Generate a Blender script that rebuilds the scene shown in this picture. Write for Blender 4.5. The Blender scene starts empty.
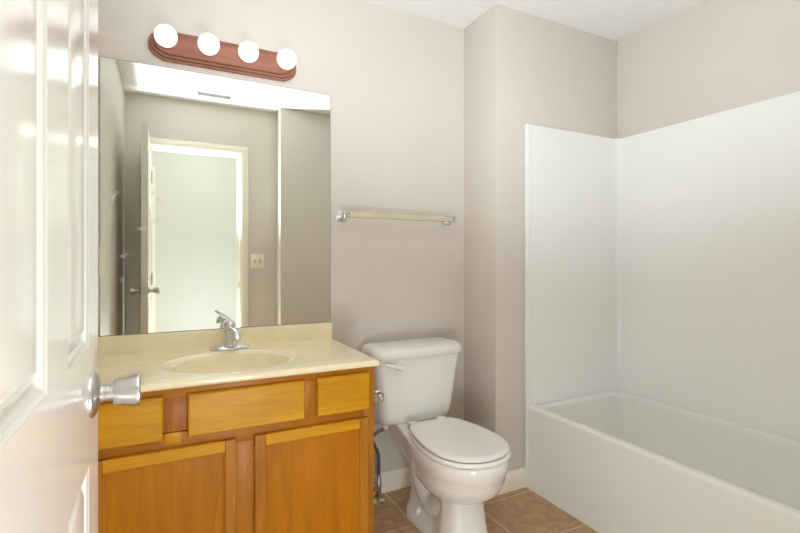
import bpy, bmesh, math, random
from mathutils import Vector, Matrix, noise

random.seed(4)
S = bpy.context.scene
COL = S.collection
PI = math.pi

# ------------------------------------------------------------------ camera
cam_data = bpy.data.cameras.new('camera')
cam = bpy.data.objects.new('camera', cam_data)
COL.objects.link(cam)
cam_data.sensor_width = 36.0
cam_data.lens = 465.2 * 36.0 / 800.0
cam_data.shift_y = -6.6 / 800.0
cam_data.clip_start = 0.02
cam.location = (0.0, 0.0, 1.165)
cam.rotation_euler = (PI / 2, 0, -0.4678)
S.camera = cam

# ------------------------------------------------------------------ world, exposure
W = bpy.data.worlds.new('world')
S.world = W
W.use_nodes = True
W.node_tree.nodes['Background'].inputs[0].default_value = (0.9, 0.95, 1.0, 1)
W.node_tree.nodes['Background'].inputs[1].default_value = 0.3
S.view_settings.view_transform = 'Standard'
S.view_settings.look = 'None'
S.view_settings.gamma = 1.0
S.view_settings.use_curve_mapping = False
S.view_settings.exposure = 0.06
try:
    S.cycles.use_denoising = True
    S.cycles.max_bounces = 14
    S.cycles.diffuse_bounces = 8
    S.cycles.glossy_bounces = 8
    S.cycles.sample_clamp_indirect = 6.0
except Exception:
    pass

# the photographer's flash at the doorway, turned up to bounce off the ceiling
fl = bpy.data.lights.new('bounce_flash', 'SPOT')
fl.energy = 152
fl.color = (0.805, 0.91, 1.0)
fl.spot_size = math.radians(108)
fl.spot_blend = 0.7
fl.shadow_soft_size = 0.05
flo = bpy.data.objects.new('bounce_flash', fl)
COL.objects.link(flo)
flo.location = (0.04, 0.02, 1.30)
flo.rotation_euler = (Vector((0.80, 0.82, 2.44)) - flo.location).to_track_quat('-Z', 'Y').to_euler()

# added low fill light in the doorway, lifts cabinet, toilet and tub
f2 = bpy.data.lights.new('fill_light', 'POINT')
f2.energy = 34
f2.color = (0.805, 0.91, 1.0)
f2.shadow_soft_size = 0.15
f2o = bpy.data.objects.new('fill_light', f2)
COL.objects.link(f2o)
f2o.location = (0.36, 0.02, 0.41)

HALL_FILL = 15.0      # glow of the unseen lamp added to light the hall
BULB = 1.15            # globe bulbs over the mirror
HALL_COL = (0.95, 0.98, 1.0)
BULB_COL = (0.97, 0.98, 1.0)

# ------------------------------------------------------------------ key dimensions
H = 2.44            # ceiling
D = 2.126           # back wall (mirror wall)
XL = -0.274         # left wall
XC = 1.469          # step of the back wall
Y2 = 1.851          # alcove end wall
XR = 2.356          # right wall
XA = 1.657          # tub apron
TH = 0.418          # tub rim
SH = 1.865          # surround top
YA = 0.15           # door wall, bathroom side
YH = 0.03           # door wall, hall side
XB = 0.863          # alcove front wall corner
YB = 0.305
HB = -1.06          # far wall of the hall
JL, JR = -0.100, 0.560   # door opening
DH = 2.045


# ------------------------------------------------------------------ materials
def srgb(r, g, b):
    f = lambda c: (c / 255 / 12.92) if c / 255 <= 0.04045 else ((c / 255 + 0.055) / 1.055) ** 2.4
    return (f(r), f(g), f(b), 1.0)


def new_mat(name):
    m = bpy.data.materials.new(name)
    m.use_nodes = True
    nt = m.node_tree
    return m, nt, nt.nodes['Principled BSDF']


def plain(name, col, rough=0.5, metal=0.0, bump=0.0, bscale=200.0, var=0.0, vscale=6.0, spec=0.5, coat=0.0,
          stretch=(1, 1, 1)):
    m, nt, b = new_mat(name)
    b.inputs['Base Color'].default_value = col
    b.inputs['Roughness'].default_value = rough
    b.inputs['Metallic'].default_value = metal
    b.inputs['Specular IOR Level'].default_value = spec
    if coat:
        b.inputs['Coat Weight'].default_value = coat
        b.inputs['Coat Roughness'].default_value = 0.08
    tc = nt.nodes.new('ShaderNodeTexCoord')
    mp = nt.nodes.new('ShaderNodeMapping')
    mp.inputs['Scale'].default_value = stretch
    nt.links.new(tc.outputs['Object'], mp.inputs['Vector'])
    if var:
        n = nt.nodes.new('ShaderNodeTexNoise')
        n.inputs['Scale'].default_value = vscale
        n.inputs['Detail'].default_value = 3
        nt.links.new(mp.outputs[0], n.inputs['Vector'])
        r = nt.nodes.new('ShaderNodeValToRGB')
        r.color_ramp.elements[0].color = tuple(c * (1 - var) for c in col[:3]) + (1,)
        r.color_ramp.elements[1].color = tuple(min(1, c * (1 + var)) for c in col[:3]) + (1,)
        r.color_ramp.elements[0].position = 0.3
        r.color_ramp.elements[1].position = 0.7
        nt.links.new(n.outputs[0], r.inputs[0])
        nt.links.new(r.outputs[0], b.inputs['Base Color'])
    if bump:
        n = nt.nodes.new('ShaderNodeTexNoise')
        n.inputs['Scale'].default_value = bscale
        n.inputs['Detail'].default_value = 4
        nt.links.new(mp.outputs[0], n.inputs['Vector'])
        bp = nt.nodes.new('ShaderNodeBump')
        bp.inputs['Strength'].default_value = bump
        bp.inputs['Distance'].default_value = 0.002
        nt.links.new(n.outputs[0], bp.inputs['Height'])
        nt.links.new(bp.outputs[0], b.inputs['Normal'])
    return m


def wood(name, dark, light, axis='X', rough=0.42, knots=False, seed=0.0):
    """Grain that runs along one axis."""
    m, nt, b = new_mat(name)
    tc = nt.nodes.new('ShaderNodeTexCoord')
    mp = nt.nodes.new('ShaderNodeMapping')
    along, across = 1.6, 16.0
    mp.inputs['Scale'].default_value = {'X': (along, across, across), 'Z': (across, across, along),
                                        'Y': (across, along, across)}[axis]
    mp.inputs['Location'].default_value = (seed, seed * 1.7, seed * 0.6)
    nt.links.new(tc.outputs['Object'], mp.inputs['Vector'])
    n1 = nt.nodes.new('ShaderNodeTexNoise')
    n1.inputs['Scale'].default_value = 1.5
    n1.inputs['Detail'].default_value = 5
    n1.inputs['Distortion'].default_value = 0.7
    nt.links.new(mp.outputs[0], n1.inputs['Vector'])
    n2 = nt.nodes.new('ShaderNodeTexNoise')
    n2.inputs['Scale'].default_value = 9.0
    n2.inputs['Detail'].default_value = 4
    nt.links.new(mp.outputs[0], n2.inputs['Vector'])
    mx = nt.nodes.new('ShaderNodeMath')
    mx.operation = 'MULTIPLY_ADD'
    mx.inputs[1].default_value = 0.35
    nt.links.new(n2.outputs[0], mx.inputs[0])
    nt.links.new(n1.outputs[0], mx.inputs[2])
    r = nt.nodes.new('ShaderNodeValToRGB')
    r.color_ramp.elements[0].color = dark
    r.color_ramp.elements[0].position = 0.40
    r.color_ramp.elements[1].color = light
    r.color_ramp.elements[1].position = 0.88
    nt.links.new(mx.outputs[0], r.inputs[0])
    nt.links.new(r.outputs[0], b.inputs['Base Color'])
    b.inputs['Roughness'].default_value = rough
    b.inputs['Specular IOR Level'].default_value = 0.22
    b.inputs['Coat Weight'].default_value = 0.03
    b.inputs['Coat Roughness'].default_value = 0.2
    bp = nt.nodes.new('ShaderNodeBump')
    bp.inputs['Strength'].default_value = 0.05
    bp.inputs['Distance'].default_value = 0.001
    nt.links.new(n2.outputs[0], bp.inputs['Height'])
    nt.links.new(bp.outputs[0], b.inputs['Normal'])
    return m


def emit(name, col, strength):
    m, nt, b = new_mat(name)
    b.inputs['Base Color'].default_value = (0.9, 0.9, 0.88, 1)
    b.inputs['Roughness'].default_value = 0.3
    b.inputs['Emission Color'].default_value = tuple(col) + (1,)
    b.inputs['Emission Strength'].default_value = strength
    return m


M = {}
M['wall'] = plain('wall_paint', srgb(213, 204, 194), 0.55, bump=0.12, bscale=140, var=0.012, vscale=3)
M['wall_hall'] = plain('hall_wall_paint', srgb(214, 215, 210), 0.6, bump=0.1, bscale=140)
M['ceiling'] = plain('ceiling_paint', srgb(240, 239, 237), 0.7, bump=0.2, bscale=110)
M['trim'] = plain('trim_paint', srgb(240, 233, 217), 0.35, bump=0.03, bscale=60)
M['door'] = plain('door_paint', srgb(224, 220, 213), 0.16, bump=0.05, bscale=40, stretch=(1, 1, 0.25))
M['chrome'] = plain('chrome', (0.80, 0.80, 0.80, 1), 0.10, metal=1.0)
M['nickel'] = plain('brushed_nickel', (0.62, 0.60, 0.58, 1), 0.30, metal=1.0, bump=0.05, bscale=400, stretch=(0.1, 1, 1))
M['porcelain'] = plain('porcelain', srgb(238, 235, 230), 0.10, coat=0.3)
M['seat'] = plain('seat_plastic', srgb(240, 237, 233), 0.22)
M['tub'] = plain('tub_acrylic', srgb(239, 238, 234), 0.17, var=0.008, vscale=2)
M['counter'] = plain('cultured_marble', srgb(253, 239, 202), 0.16, var=0.05, vscale=9, coat=0.2, stretch=(1, 2.2, 1))
M['frame'] = wood('maple_frame', srgb(158, 94, 20), srgb(190, 124, 38), 'X', seed=1.0)
M['frame_v'] = wood('maple_stile', srgb(158, 96, 22), srgb(190, 124, 38), 'Z', seed=2.0)
M['frame_dark'] = wood('maple_stile_dark', srgb(134, 74, 20), srgb(186, 118, 50), 'Z', seed=6.0)
M['drawer'] = wood('maple_drawer', srgb(186, 124, 6), srgb(218, 160, 28), 'X', seed=3.0)
M['rail'] = wood('maple_rail', srgb(190, 124, 8), srgb(216, 154, 26), 'X', seed=4.0)
M['panel'] = wood('maple_panel', srgb(166, 98, 4), srgb(194, 122, 12), 'Z', seed=5.0)
M['toe_wood'] = plain('dark_wood', srgb(70, 40, 20), 0.6)  # plain dark brown for the toe kick
M['bar_wood'] = wood('walnut_brown_backplate', srgb(138, 90, 74), srgb(166, 114, 94), 'X', rough=0.4, seed=7.0)
M['brass'] = plain('antique_brass', (0.70, 0.45, 0.16, 1), 0.3, metal=1.0)
M['satin'] = plain('clear_beige_acrylic', srgb(206, 196, 170), 0.12, var=0.10, vscale=7, stretch=(1, 3, 3))
M['switch'] = plain('switch_plastic', srgb(238, 232, 212), 0.3)
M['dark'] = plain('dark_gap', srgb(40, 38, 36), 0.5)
M['hose'] = plain('braided_steel_hose', (0.20, 0.18, 0.17, 1), 0.4, metal=0.8, bump=0.6, bscale=500)
M['brass_nut'] = plain('yellow_brass_nut', (0.55, 0.48, 0.22, 1), 0.35, metal=1.0)
M['clear'] = plain('clip_plastic', srgb(226, 214, 180), 0.2)
M['bulb'] = emit('bulb_glass', BULB_COL, BULB)
M['fill_hall'] = emit('hall_fill_glow', HALL_COL, HALL_FILL)
M['lampmetal'] = plain('lamp_base_white', srgb(230, 228, 222), 0.4)


def tile_mat():
    m, nt, b = new_mat('brown_floor_tile')
    tc = nt.nodes.new('ShaderNodeTexCoord')
    mp = nt.nodes.new('ShaderNodeMapping')
    T = 0.337
    mp.inputs['Location'].default_value = (-0.980 / T, -1.462 / T, 0)
    mp.inputs['Scale'].default_value = (1 / T, 1 / T, 1 / T)
    nt.links.new(tc.outputs['Object'], mp.inputs['Vector'])
    br = nt.nodes.new('ShaderNodeTexBrick')
    br.offset = 0.0
    br.squash = 1.0
    br.inputs['Scale'].default_value = 1.0
    br.inputs['Mortar Size'].default_value = 0.010
    br.inputs['Mortar Smooth'].default_value = 0.2
    br.inputs['Brick Width'].default_value = 1.0
    br.inputs['Row Height'].default_value = 1.0
    br.inputs['Bias'].default_value = 0.0
    br.inputs['Color1'].default_value = srgb(186, 152, 113)
    br.inputs['Color2'].default_value = srgb(194, 160, 120)
    br.inputs['Mortar'].default_value = srgb(226, 208, 178)
    nt.links.new(mp.outputs[0], br.inputs['Vector'])
    n = nt.nodes.new('ShaderNodeTexNoise')
    n.inputs['Scale'].default_value = 22
    n.inputs['Detail'].default_value = 8
    n.inputs['Roughness'].default_value = 0.65
    nt.links.new(tc.outputs['Object'], n.inputs['Vector'])
    r = nt.nodes.new('ShaderNodeValToRGB')
    r.color_ramp.elements[0].color = (0.70, 0.68, 0.66, 1)
    r.color_ramp.elements[1].color = (1.15, 1.14, 1.12, 1)
    r.color_ramp.elements[0].position = 0.32
    r.color_ramp.elements[1].position = 0.68
    nt.links.new(n.outputs[0], r.inputs[0])
    mx = nt.nodes.new('ShaderNodeMix')
    mx.data_type = 'RGBA'
    mx.blend_type = 'MULTIPLY'
    mx.inputs[0].default_value = 1.0
    nt.links.new(br.outputs['Color'], mx.inputs[6])
    nt.links.new(r.outputs[0], mx.inputs[7])
    nt.links.new(mx.outputs[2], b.inputs['Base Color'])
    b.inputs['Roughness'].default_value = 0.4
    bp = nt.nodes.new('ShaderNodeBump')
    bp.inputs['Strength'].default_value = 0.3
    bp.inputs['Distance'].default_value = 0.002
    bp.invert = True
    nt.links.new(br.outputs['Fac'], bp.inputs['Height'])
    nt.links.new(bp.outputs[0], b.inputs['Normal'])
    return m


def mirror_mat():
    """Silvered glass with wiped cleaning smears near its left edge."""
    m, nt, b = new_mat('mirror_glass')
    b.inputs['Base Color'].default_value = (0.92, 0.95, 0.88, 1)
    b.inputs['Metallic'].default_value = 1.0
    b.inputs['Roughness'].default_value = 0.0
    out = nt.nodes['Material Output']
    tc = nt.nodes.new('ShaderNodeTexCoord')
    # arc shaped wipes: thin rings broken up by stretched noise
    def smear(cx, cz, rad, wid):
        v = nt.nodes.new('ShaderNodeVectorMath')
        v.operation = 'DISTANCE'
        v.inputs[1].default_value = (cx, 0, cz)
        sep = nt.nodes.new('ShaderNodeVectorMath')
        sep.operation = 'MULTIPLY'
        sep.inputs[1].default_value = (1, 0, 1)
        nt.links.new(tc.outputs['Object'], sep.inputs[0])
        nt.links.new(sep.outputs[0], v.inputs[0])
        d = nt.nodes.new('ShaderNodeMath'); d.operation = 'SUBTRACT'; d.inputs[1].default_value = rad
        nt.links.new(v.outputs['Value'], d.inputs[0])
        a = nt.nodes.new('ShaderNodeMath'); a.operation = 'ABSOLUTE'
        nt.links.new(d.outputs[0], a.inputs[0])
        mr = nt.nodes.new('ShaderNodeMapRange')
        mr.inputs[1].default_value = 0.0
        mr.inputs[2].default_value = wid
        mr.inputs[3].default_value = 1.0
        mr.inputs[4].default_value = 0.0
        nt.links.new(a.outputs[0], mr.inputs[0])
        return mr.outputs[0]
    s1 = smear(0.12, 0.50, 0.085, 0.012)
    s2 = smear(0.10, 0.26, 0.055, 0.012)
    ad = nt.nodes.new('ShaderNodeMath'); ad.operation = 'MAXIMUM'
    nt.links.new(s1, ad.inputs[0]); nt.links.new(s2, ad.inputs[1])
    n = nt.nodes.new('ShaderNodeTexNoise')
    n.inputs['Scale'].default_value = 16
    n.inputs['Detail'].default_value = 6
    nt.links.new(tc.outputs['Object'], n.inputs['Vector'])
    r = nt.nodes.new('ShaderNodeValToRGB')
    r.color_ramp.elements[0].position = 0.50
    r.color_ramp.elements[1].position = 0.72
    nt.links.new(n.outputs[0], r.inputs[0])
    mu = nt.nodes.new('ShaderNodeMath'); mu.operation = 'MULTIPLY'
    nt.links.new(ad.outputs[0], mu.inputs[0]); nt.links.new(r.outputs[0], mu.inputs[1])
    mu2 = nt.nodes.new('ShaderNodeMath'); mu2.operation = 'MULTIPLY'; mu2.inputs[1].default_value = 0.6
    nt.links.new(mu.outputs[0], mu2.inputs[0])
    df = nt.nodes.new('ShaderNodeBsdfDiffuse')
    df.inputs[0].default_value = (0.9, 0.9, 0.9, 1)
    ms = nt.nodes.new('ShaderNodeMixShader')
    nt.links.new(mu2.outputs[0], ms.inputs[0])
    nt.links.new(b.outputs[0], ms.inputs[1])
    nt.links.new(df.outputs[0], ms.inputs[2])
    nt.links.new(ms.outputs[0], out.inputs[0])
    return m


M['tile'] = tile_mat()
M['mirror'] = mirror_mat()


# ------------------------------------------------------------------ mesh helpers (all in world coordinates)
def box(bm, x0, x1, y0, y1, z0, z1, bev=0.0, seg=2):
    t = bmesh.new()
    bmesh.ops.create_cube(t, size=1)
    for v in t.verts:
        v.co = Vector(((x0 + x1) / 2 + v.co.x * (x1 - x0), (y0 + y1) / 2 + v.co.y * (y1 - y0),
                       (z0 + z1) / 2 + v.co.z * (z1 - z0)))
    if bev:
        bmesh.ops.bevel(t, geom=t.edges[:], offset=bev, segments=seg, profile=0.5, affect='EDGES')
    merge(bm, t)


def merge(bm, t):
    me = bpy.data.meshes.new('tmp')
    t.to_mesh(me)
    t.free()
    bm.from_mesh(me)
    bpy.data.meshes.remove(me)


def loft(bm, rings, cap0=True, cap1=True, closed=True):
    vs = [[bm.verts.new(p) for p in r] for r in rings]
    n = len(rings[0])
    for a, b in zip(vs[:-1], vs[1:]):
        for i in range(n if closed else n - 1):
            j = (i + 1) % n
            try:
                bm.faces.new((a[i], a[j], b[j], b[i]))
            except ValueError:
                pass
    if closed and cap0:
        bm.faces.new(list(reversed(vs[0])))
    if closed and cap1:
        bm.faces.new(vs[-1])
    return vs


def lathe(bm, prof, centre, axis='Z', n=32, cap=True):
    """prof = [(radius, distance along the axis)]"""
    c = Vector(centre)
    rings = []
    for r, h in prof:
        ring = []
        for k in range(n):
            a = 2 * PI * k / n
            ca, sa = max(r, 1e-5) * math.cos(a), max(r, 1e-5) * math.sin(a)
            if axis == 'Z':
                o = (ca, sa, h)
            elif axis == 'X':
                o = (h, ca, sa)
            else:
                o = (sa, h, ca)
            ring.append(c + Vector(o))
        rings.append(ring)
    loft(bm, rings, cap, cap)


def tube(bm, pts, radii, n=14):
    pts = [Vector(p) for p in pts]
    if not isinstance(radii, (list, tuple)):
        radii = [radii] * len(pts)
    rings = []
    up = None
    for i, p in enumerate(pts):
        d = (pts[min(i + 1, len(pts) - 1)] - pts[max(i - 1, 0)]).normalized()
        if up is None:
            up = Vector((0, 0, 1)) if abs(d.z) < 0.9 else Vector((1, 0, 0))
        s = d.cross(up).normalized()
        up = s.cross(d).normalized()
        rr = radii[i]
        ra, rb = rr if isinstance(rr, (list, tuple)) else (rr, rr)
        rings.append([p + s * (ra * math.cos(2 * PI * k / n)) + up * (rb * math.sin(2 * PI * k / n)) for k in range(n)])
    loft(bm, rings)


def smooth_path(P, k=8):
    P = [Vector(p) for p in P]
    out = []
    for i in range(len(P) - 1):
        p0 = P[max(i - 1, 0)]; p1 = P[i]; p2 = P[i + 1]; p3 = P[min(i + 2, len(P) - 1)]
        for j in range(k):
            t = j / k
            out.append(0.5 * ((2 * p1) + (p2 - p0) * t + (2 * p0 - 5 * p1 + 4 * p2 - p3) * t * t
                              + (3 * p1 - p0 - 3 * p2 + p3) * t ** 3))
    out.append(P[-1])
    return out


def extrude_profile(bm, prof, a, b, up=(0, 0, 1), out=(0, -1, 0)):
    """prof = [(out, up)] swept straight from a to b."""
    a, b, up, out = Vector(a), Vector(b), Vector(up), Vector(out)
    loft(bm, [[p + out * o + up * u for o, u in prof] for p in (a, b)])


def obj(name, bm, mat, parent=None, smooth=None, subsurf=0, bevel=0.0):
    bmesh.ops.remove_doubles(bm, verts=bm.verts[:], dist=1e-6)
    bmesh.ops.recalc_face_normals(bm, faces=bm.faces[:])
    root = parent
    org = Vector((0, 0, 0))
    q = parent
    while q is not None:
        org += q.location
        q = q.parent
    bmesh.ops.translate(bm, verts=bm.verts[:], vec=-org)
    me = bpy.data.meshes.new(name)
    bm.to_mesh(me)
    bm.free()
    o = bpy.data.objects.new(name, me)
    COL.objects.link(o)
    me.materials.append(mat)
    if root is not None:
        o.parent = root
    if bevel:
        m = o.modifiers.new('bevel', 'BEVEL')
        m.width = bevel
        m.segments = 2
        m.limit_method = 'ANGLE'
        m.angle_limit = math.radians(40)
    if subsurf:
        m = o.modifiers.new('subsurf', 'SUBSURF')
        m.levels = subsurf
        m.render_levels = subsurf
    if smooth is not None:
        if smooth >= 180:
            for p in me.polygons:
                p.use_smooth = True
        else:
            for p in me.polygons:
                p.use_smooth = True
            me.set_sharp_from_angle(angle=math.radians(smooth))
    return o


def thing(name, label, cat, loc, group=None):
    o = bpy.data.objects.new(name, None)
    COL.objects.link(o)
    o.empty_display_size = 0.05
    o.location = loc
    o['label'] = label
    o['category'] = cat
    if group:
        o['group'] = group
    return o


def struct(name, bm, mat, parent=None, **k):
    o = obj(name, bm, mat, parent, **k)
    if parent is None:
        o['kind'] = 'structure'
    return o


B = bmesh.new

# ------------------------------------------------------------------ the room shell
bm = B(); box(bm, XL - 0.1, XR + 0.1, YH, D + 0.1, -0.08, 0)
struct('floor', bm, M['tile'])
bm = B(); box(bm, -1.0, 1.6, HB - 0.1, YH, -0.08, 0)
struct('floor_hall', bm, M['tile'])
bm = B(); box(bm, XL - 0.1, XR + 0.1, YA, D + 0.1, H, H + 0.08)
struct('ceiling', bm, M['ceiling'])
bm = B(); box(bm, -1.0, 1.6, HB - 0.1, YA, H, H + 0.08)
struct('ceiling_hall', bm, M['ceiling'])
bm = B(); box(bm, XL - 0.1, XC, D, D + 0.1, 0, H)
struct('wall_back', bm, M['wall'])
bm = B(); box(bm, XC, XR + 0.1, Y2, D + 0.1, 0, H, bev=0.006)
struct('wall_alcove', bm, M['wall'], smooth=30)
bm = B(); box(bm, XR, XR + 0.1, YA, Y2, 0, H)
struct('wall_right', bm, M['wall'])
bm = B(); box(bm, XL - 0.1, XL, YA, D, 0, H)
struct('wall_left', bm, M['wall'])
bm = B(); box(bm, XB, XR, YA, YB, 0, H, bev=0.006)
struct('wall_alcove_front', bm, M['wall'], smooth=30)
JT = 0.018      # jamb board
bm = B()
box(bm, -1.0, JL - JT, YH, YA, 0, H)
box(bm, JR + JT, XR + 0.1, YH, YA, 0, H)
box(bm, JL - JT, JR + JT, YH, YA, DH + JT, H)
struct('wall_front', bm, M['wall'])
# hall
HD0, HD1 = -0.90, -0.155     # hall door opening (its right casing shows in the mirror)
bm = B()
box(bm, HD1, 1.6, HB - 0.1, HB, 0, H)
box(bm, -1.0, HD0, HB - 0.1, HB, 0, H)
box(bm, HD0, HD1, HB - 0.1, HB, 2.04, H)
struct('wall_hall', bm, M['wall_hall'])
bm = B(); box(bm, -1.1, -1.0, HB - 0.1, YA, 0, H)
struct('wall_hall_left', bm, M['wall_hall'])
bm = B(); box(bm, 1.6, 1.7, HB - 0.1, YH, 0, H)
struct('wall_hall_right', bm, M['wall_hall'])

# door casings: an ogee-ish profile, (out from the wall, across)
CP = [(0, 0), (0, 0.062), (0.008, 0.062), (0.012, 0.056), (0.012, 0.046), (0.016, 0.040), (0.016, 0.018),
      (0.013, 0.010), (0.011, 0.004), (0.008, 0)]


def casing(bm, x0, x1, top, yw, side):
    """Casing round an opening in a wall at y = yw, standing out on the given side (+1/-1)."""
    out = (0, side, 0)
    e = 0.006
    for x, s in ((x0 - e, -1), (x1 + e, 1)):
        pts0, pts1 = [], []
        for o, a in CP:
            pts0.append(Vector((x + s * a, yw + side * o, 0)))
            pts1.append(Vector((x + s * a, yw + side * o, top + e + a)))
        loft(bm, [pts0, pts1])
    pts0, pts1 = [], []
    for o, a in CP:
        pts0.append(Vector((x0 - e - a, yw + side * o, top + e + a)))
        pts1.append(Vector((x1 + e + a, yw + side * o, top + e + a)))
    loft(bm, [pts0, pts1])


bm = B()
casing(bm, JL, JR, DH, YA, 1)
casing(bm, JL, JR, DH, YH, -1)
# jamb boards and stops
box(bm, JL - JT, JL, YH, YA, 0, DH)
box(bm, JR, JR + JT, YH, YA, 0, DH)
box(bm, JL - JT, JR + JT, YH, YA, DH, DH + JT)
box(bm, JR - 0.010, JR, YH + 0.030, YH + 0.062, 0, DH)
box(bm, JL, JL + 0.010, YH + 0.030, YH + 0.062, 0, DH)
box(bm, JL, JR, YH + 0.030, YH + 0.062, DH - 0.010, DH)
t1 = struct('trim_1', bm, M['trim'], smooth=30)
bm = B()
box(bm, JR - 0.0025, JR, 0.100, 0.132, 0.925, 0.985, bev=0.001)
o = obj('strike_plate', bm, M['nickel'], t1)
o['label'] = 'small nickel strike plate'
bm = B()
box(bm, JR - 0.004, JR - 0.0023, 0.108, 0.124, 0.940, 0.968)
obj('latch_hole', bm, M['dark'], o)

bm = B()
casing(bm, HD0, HD1, 2.04, HB, 1)
box(bm, HD0, HD0 + JT, HB - 0.1, HB, 0, 2.04)
box(bm, HD1 - JT, HD1, HB - 0.1, HB, 0, 2.04)
box(bm, HD0, HD1, HB - 0.1, HB, 2.04 - JT, 2.04)
struct('trim_2', bm, M['trim'], smooth=30)

# baseboards
BP = [(0, 0), (0.014, 0), (0.014, 0.070), (0.012, 0.078), (0.008, 0.083), (0.006, 0.092), (0.003, 0.096), (0, 0.096)]
bm = B()
extrude_profile(bm, BP, (0.697, D, 0), (XC, D, 0), out=(0, -1, 0))
struct('baseboard_back', bm, M['trim'], smooth=30)
bm = B()
extrude_profile(bm, BP, (XC, D - 0.014, 0), (XC, Y2 - 0.013, 0), out=(-1, 0, 0))
extrude_profile(bm, BP, (XC - 0.014, Y2, 0), (XA - 0.001, Y2, 0), out=(0, -1, 0))
struct('baseboard_alcove', bm, M['trim'], smooth=30)
bm = B()
extrude_profile(bm, BP, (JR + 0.075, YA, 0), (XB, YA, 0), out=(0, 1, 0))
extrude_profile(bm, BP, (XB, YA + 0.014, 0), (XB, YB, 0), out=(-1, 0, 0))
extrude_profile(bm, BP, (XB, YB, 0), (XA - 0.001, YB, 0), out=(0, 1, 0))
struct('baseboard_front', bm, M['trim'], smooth=30)
bm = B()
extrude_profile(bm, BP, (HD1 + 0.07, HB, 0), (1.6, HB, 0), out=(0, 1, 0))
struct('baseboard_hall', bm, M['trim'], smooth=30)


# ------------------------------------------------------------------ panelled doors
def panel_face(bm, x, side, cuts_y, cuts_z, cells):
    """One face of a moulded door in the plane x, recesses going to -side."""
    for i in range(len(cuts_y) - 1):
        for j in range(len(cuts_z) - 1):
            y0, y1, z0, z1 = cuts_y[i], cuts_y[i + 1], cuts_z[j], cuts_z[j + 1]
            rect = lambda ins, dep: [Vector((x - side * dep, y0 + ins, z0 + ins)), Vector((x - side * dep, y1 - ins, z0 + ins)),
                                     Vector((x - side * dep, y1 - ins, z1 - ins)), Vector((x - side * dep, y0 + ins, z1 - ins))]
            if (i, j) in cells:
                rings = [rect(a, d) for a, d in ((0, 0), (0.003, 0.0015), (0.007, 0.002), (0.011, 0.007), (0.014, 0.0085),
                                                  (0.017, 0.0085), (0.029, 0.0025), (0.031, 0.002))]
                loft(bm, rings, cap0=False, cap1=True)
            else:
                bm.faces.new([bm.verts.new(p) for p in rect(0, 0)])


DX = -0.0963            # room-facing face of the open door
DT = 0.038
DY0, DY1 = 0.200, 0.888
ZB, ZT = 0.012, 2.035
cy = [DY0, 0.330, 0.527, 0.630, 0.790, DY1]
cz = [ZB, 0.24, 0.872, 1.040, 1.600, 1.710, 1.925, ZT]
cells = {(i, j) for i in (1, 3) for j in (1, 3, 5)}
bm = B()
panel_face(bm, DX, 1, cy, cz, cells)
panel_face(bm, DX - DT, -1, cy, cz, cells)
for (ya, za, yb, zb) in ((DY0, ZB, DY1, ZB), (DY1, ZB, DY1, ZT), (DY1, ZT, DY0, ZT), (DY0, ZT, DY0, ZB)):
    bm.faces.new([bm.verts.new(p) for p in ((DX, ya, za), (DX, yb, zb), (DX - DT, yb, zb), (DX - DT, ya, za))])
bmesh.ops.remove_doubles(bm, verts=bm.verts[:], dist=1e-5)
door1 = struct('door_1', bm, M['door'], smooth=25, bevel=0.0015)


def knob_parts(parent, x, y, z, s):
    bm = B()
    lathe(bm, [(0.0335, 0), (0.0335, 0.002), (0.032, 0.0045), (0.026, 0.008), (0.016, 0.0105), (0.0145, 0.012)] if s > 0 else
          [(0.0335, 0), (0.0335, -0.002), (0.032, -0.0045), (0.026, -0.008), (0.016, -0.0105), (0.0145, -0.012)],
          (x, y, z), 'X', 40)
    r = obj('door_knob', bm, M['nickel'], parent, smooth=40)
    bm = B()
    P = [(0.0125, 0.009), (0.0125, 0.017), (0.0118, 0.0175), (0.0118, 0.0185), (0.0125, 0.019), (0.0125, 0.029)]
    lathe(bm, [(a, b * s) for a, b in P], (x, y, z), 'X', 28)
    lathe(bm, [(0.0018, 0), (0.0018, 0.0016)], (x + s * 0.0245, y - 0.0085, z + 0.0095), 'Z', 10)
    obj('knob_neck', bm, M['nickel'], r, smooth=40)
    bm = B()
    P = [(0.010, 0.0275), (0.0175, 0.0280), (0.0188, 0.0300), (0.0205, 0.0400), (0.0225, 0.0500), (0.0240, 0.0580), (0.0243, 0.0605),
         (0.0236, 0.0622), (0.021, 0.0630), (0.0001, 0.0632)]
    lathe(bm, [(a, b * s) for a, b in P], (x, y, z), 'X', 40)
    obj('knob_grip', bm, M['nickel'], r, smooth=40)
    return r


KY, KZ = 0.816, 0.967
knob_parts(door1, DX, KY, KZ, 1)
knob_parts(door1, DX - DT, KY, KZ, -1)
bm = B()
box(bm, DX - DT / 2 - 0.0125, DX - DT / 2 + 0.0125, DY1 - 0.001, DY1 + 0.0015, KZ - 0.028, KZ + 0.028, bev=0.0005)
lp = obj('latch_plate', bm, M['nickel'], door1)
bm = B()
box(bm, DX - DT / 2 - 0.007, DX - DT / 2 + 0.007, DY1 + 0.001, DY1 + 0.011, KZ - 0.008, KZ + 0.008, bev=0.002)
obj('latch_bolt', bm, M['nickel'], lp)
for z in (0.25, 1.02, 1.80):
    bm = B()
    lathe(bm, [(0.0065, -0.045), (0.0065, 0.045)], (DX + 0.007, DY0 - 0.007, z), 'Z', 14)
    box(bm, DX - 0.020, DX + 0.002, DY0 - 0.003, DY0, z - 0.044, z + 0.044)
    obj('door_hinge', bm, M['nickel'], door1, smooth=40)

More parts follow.
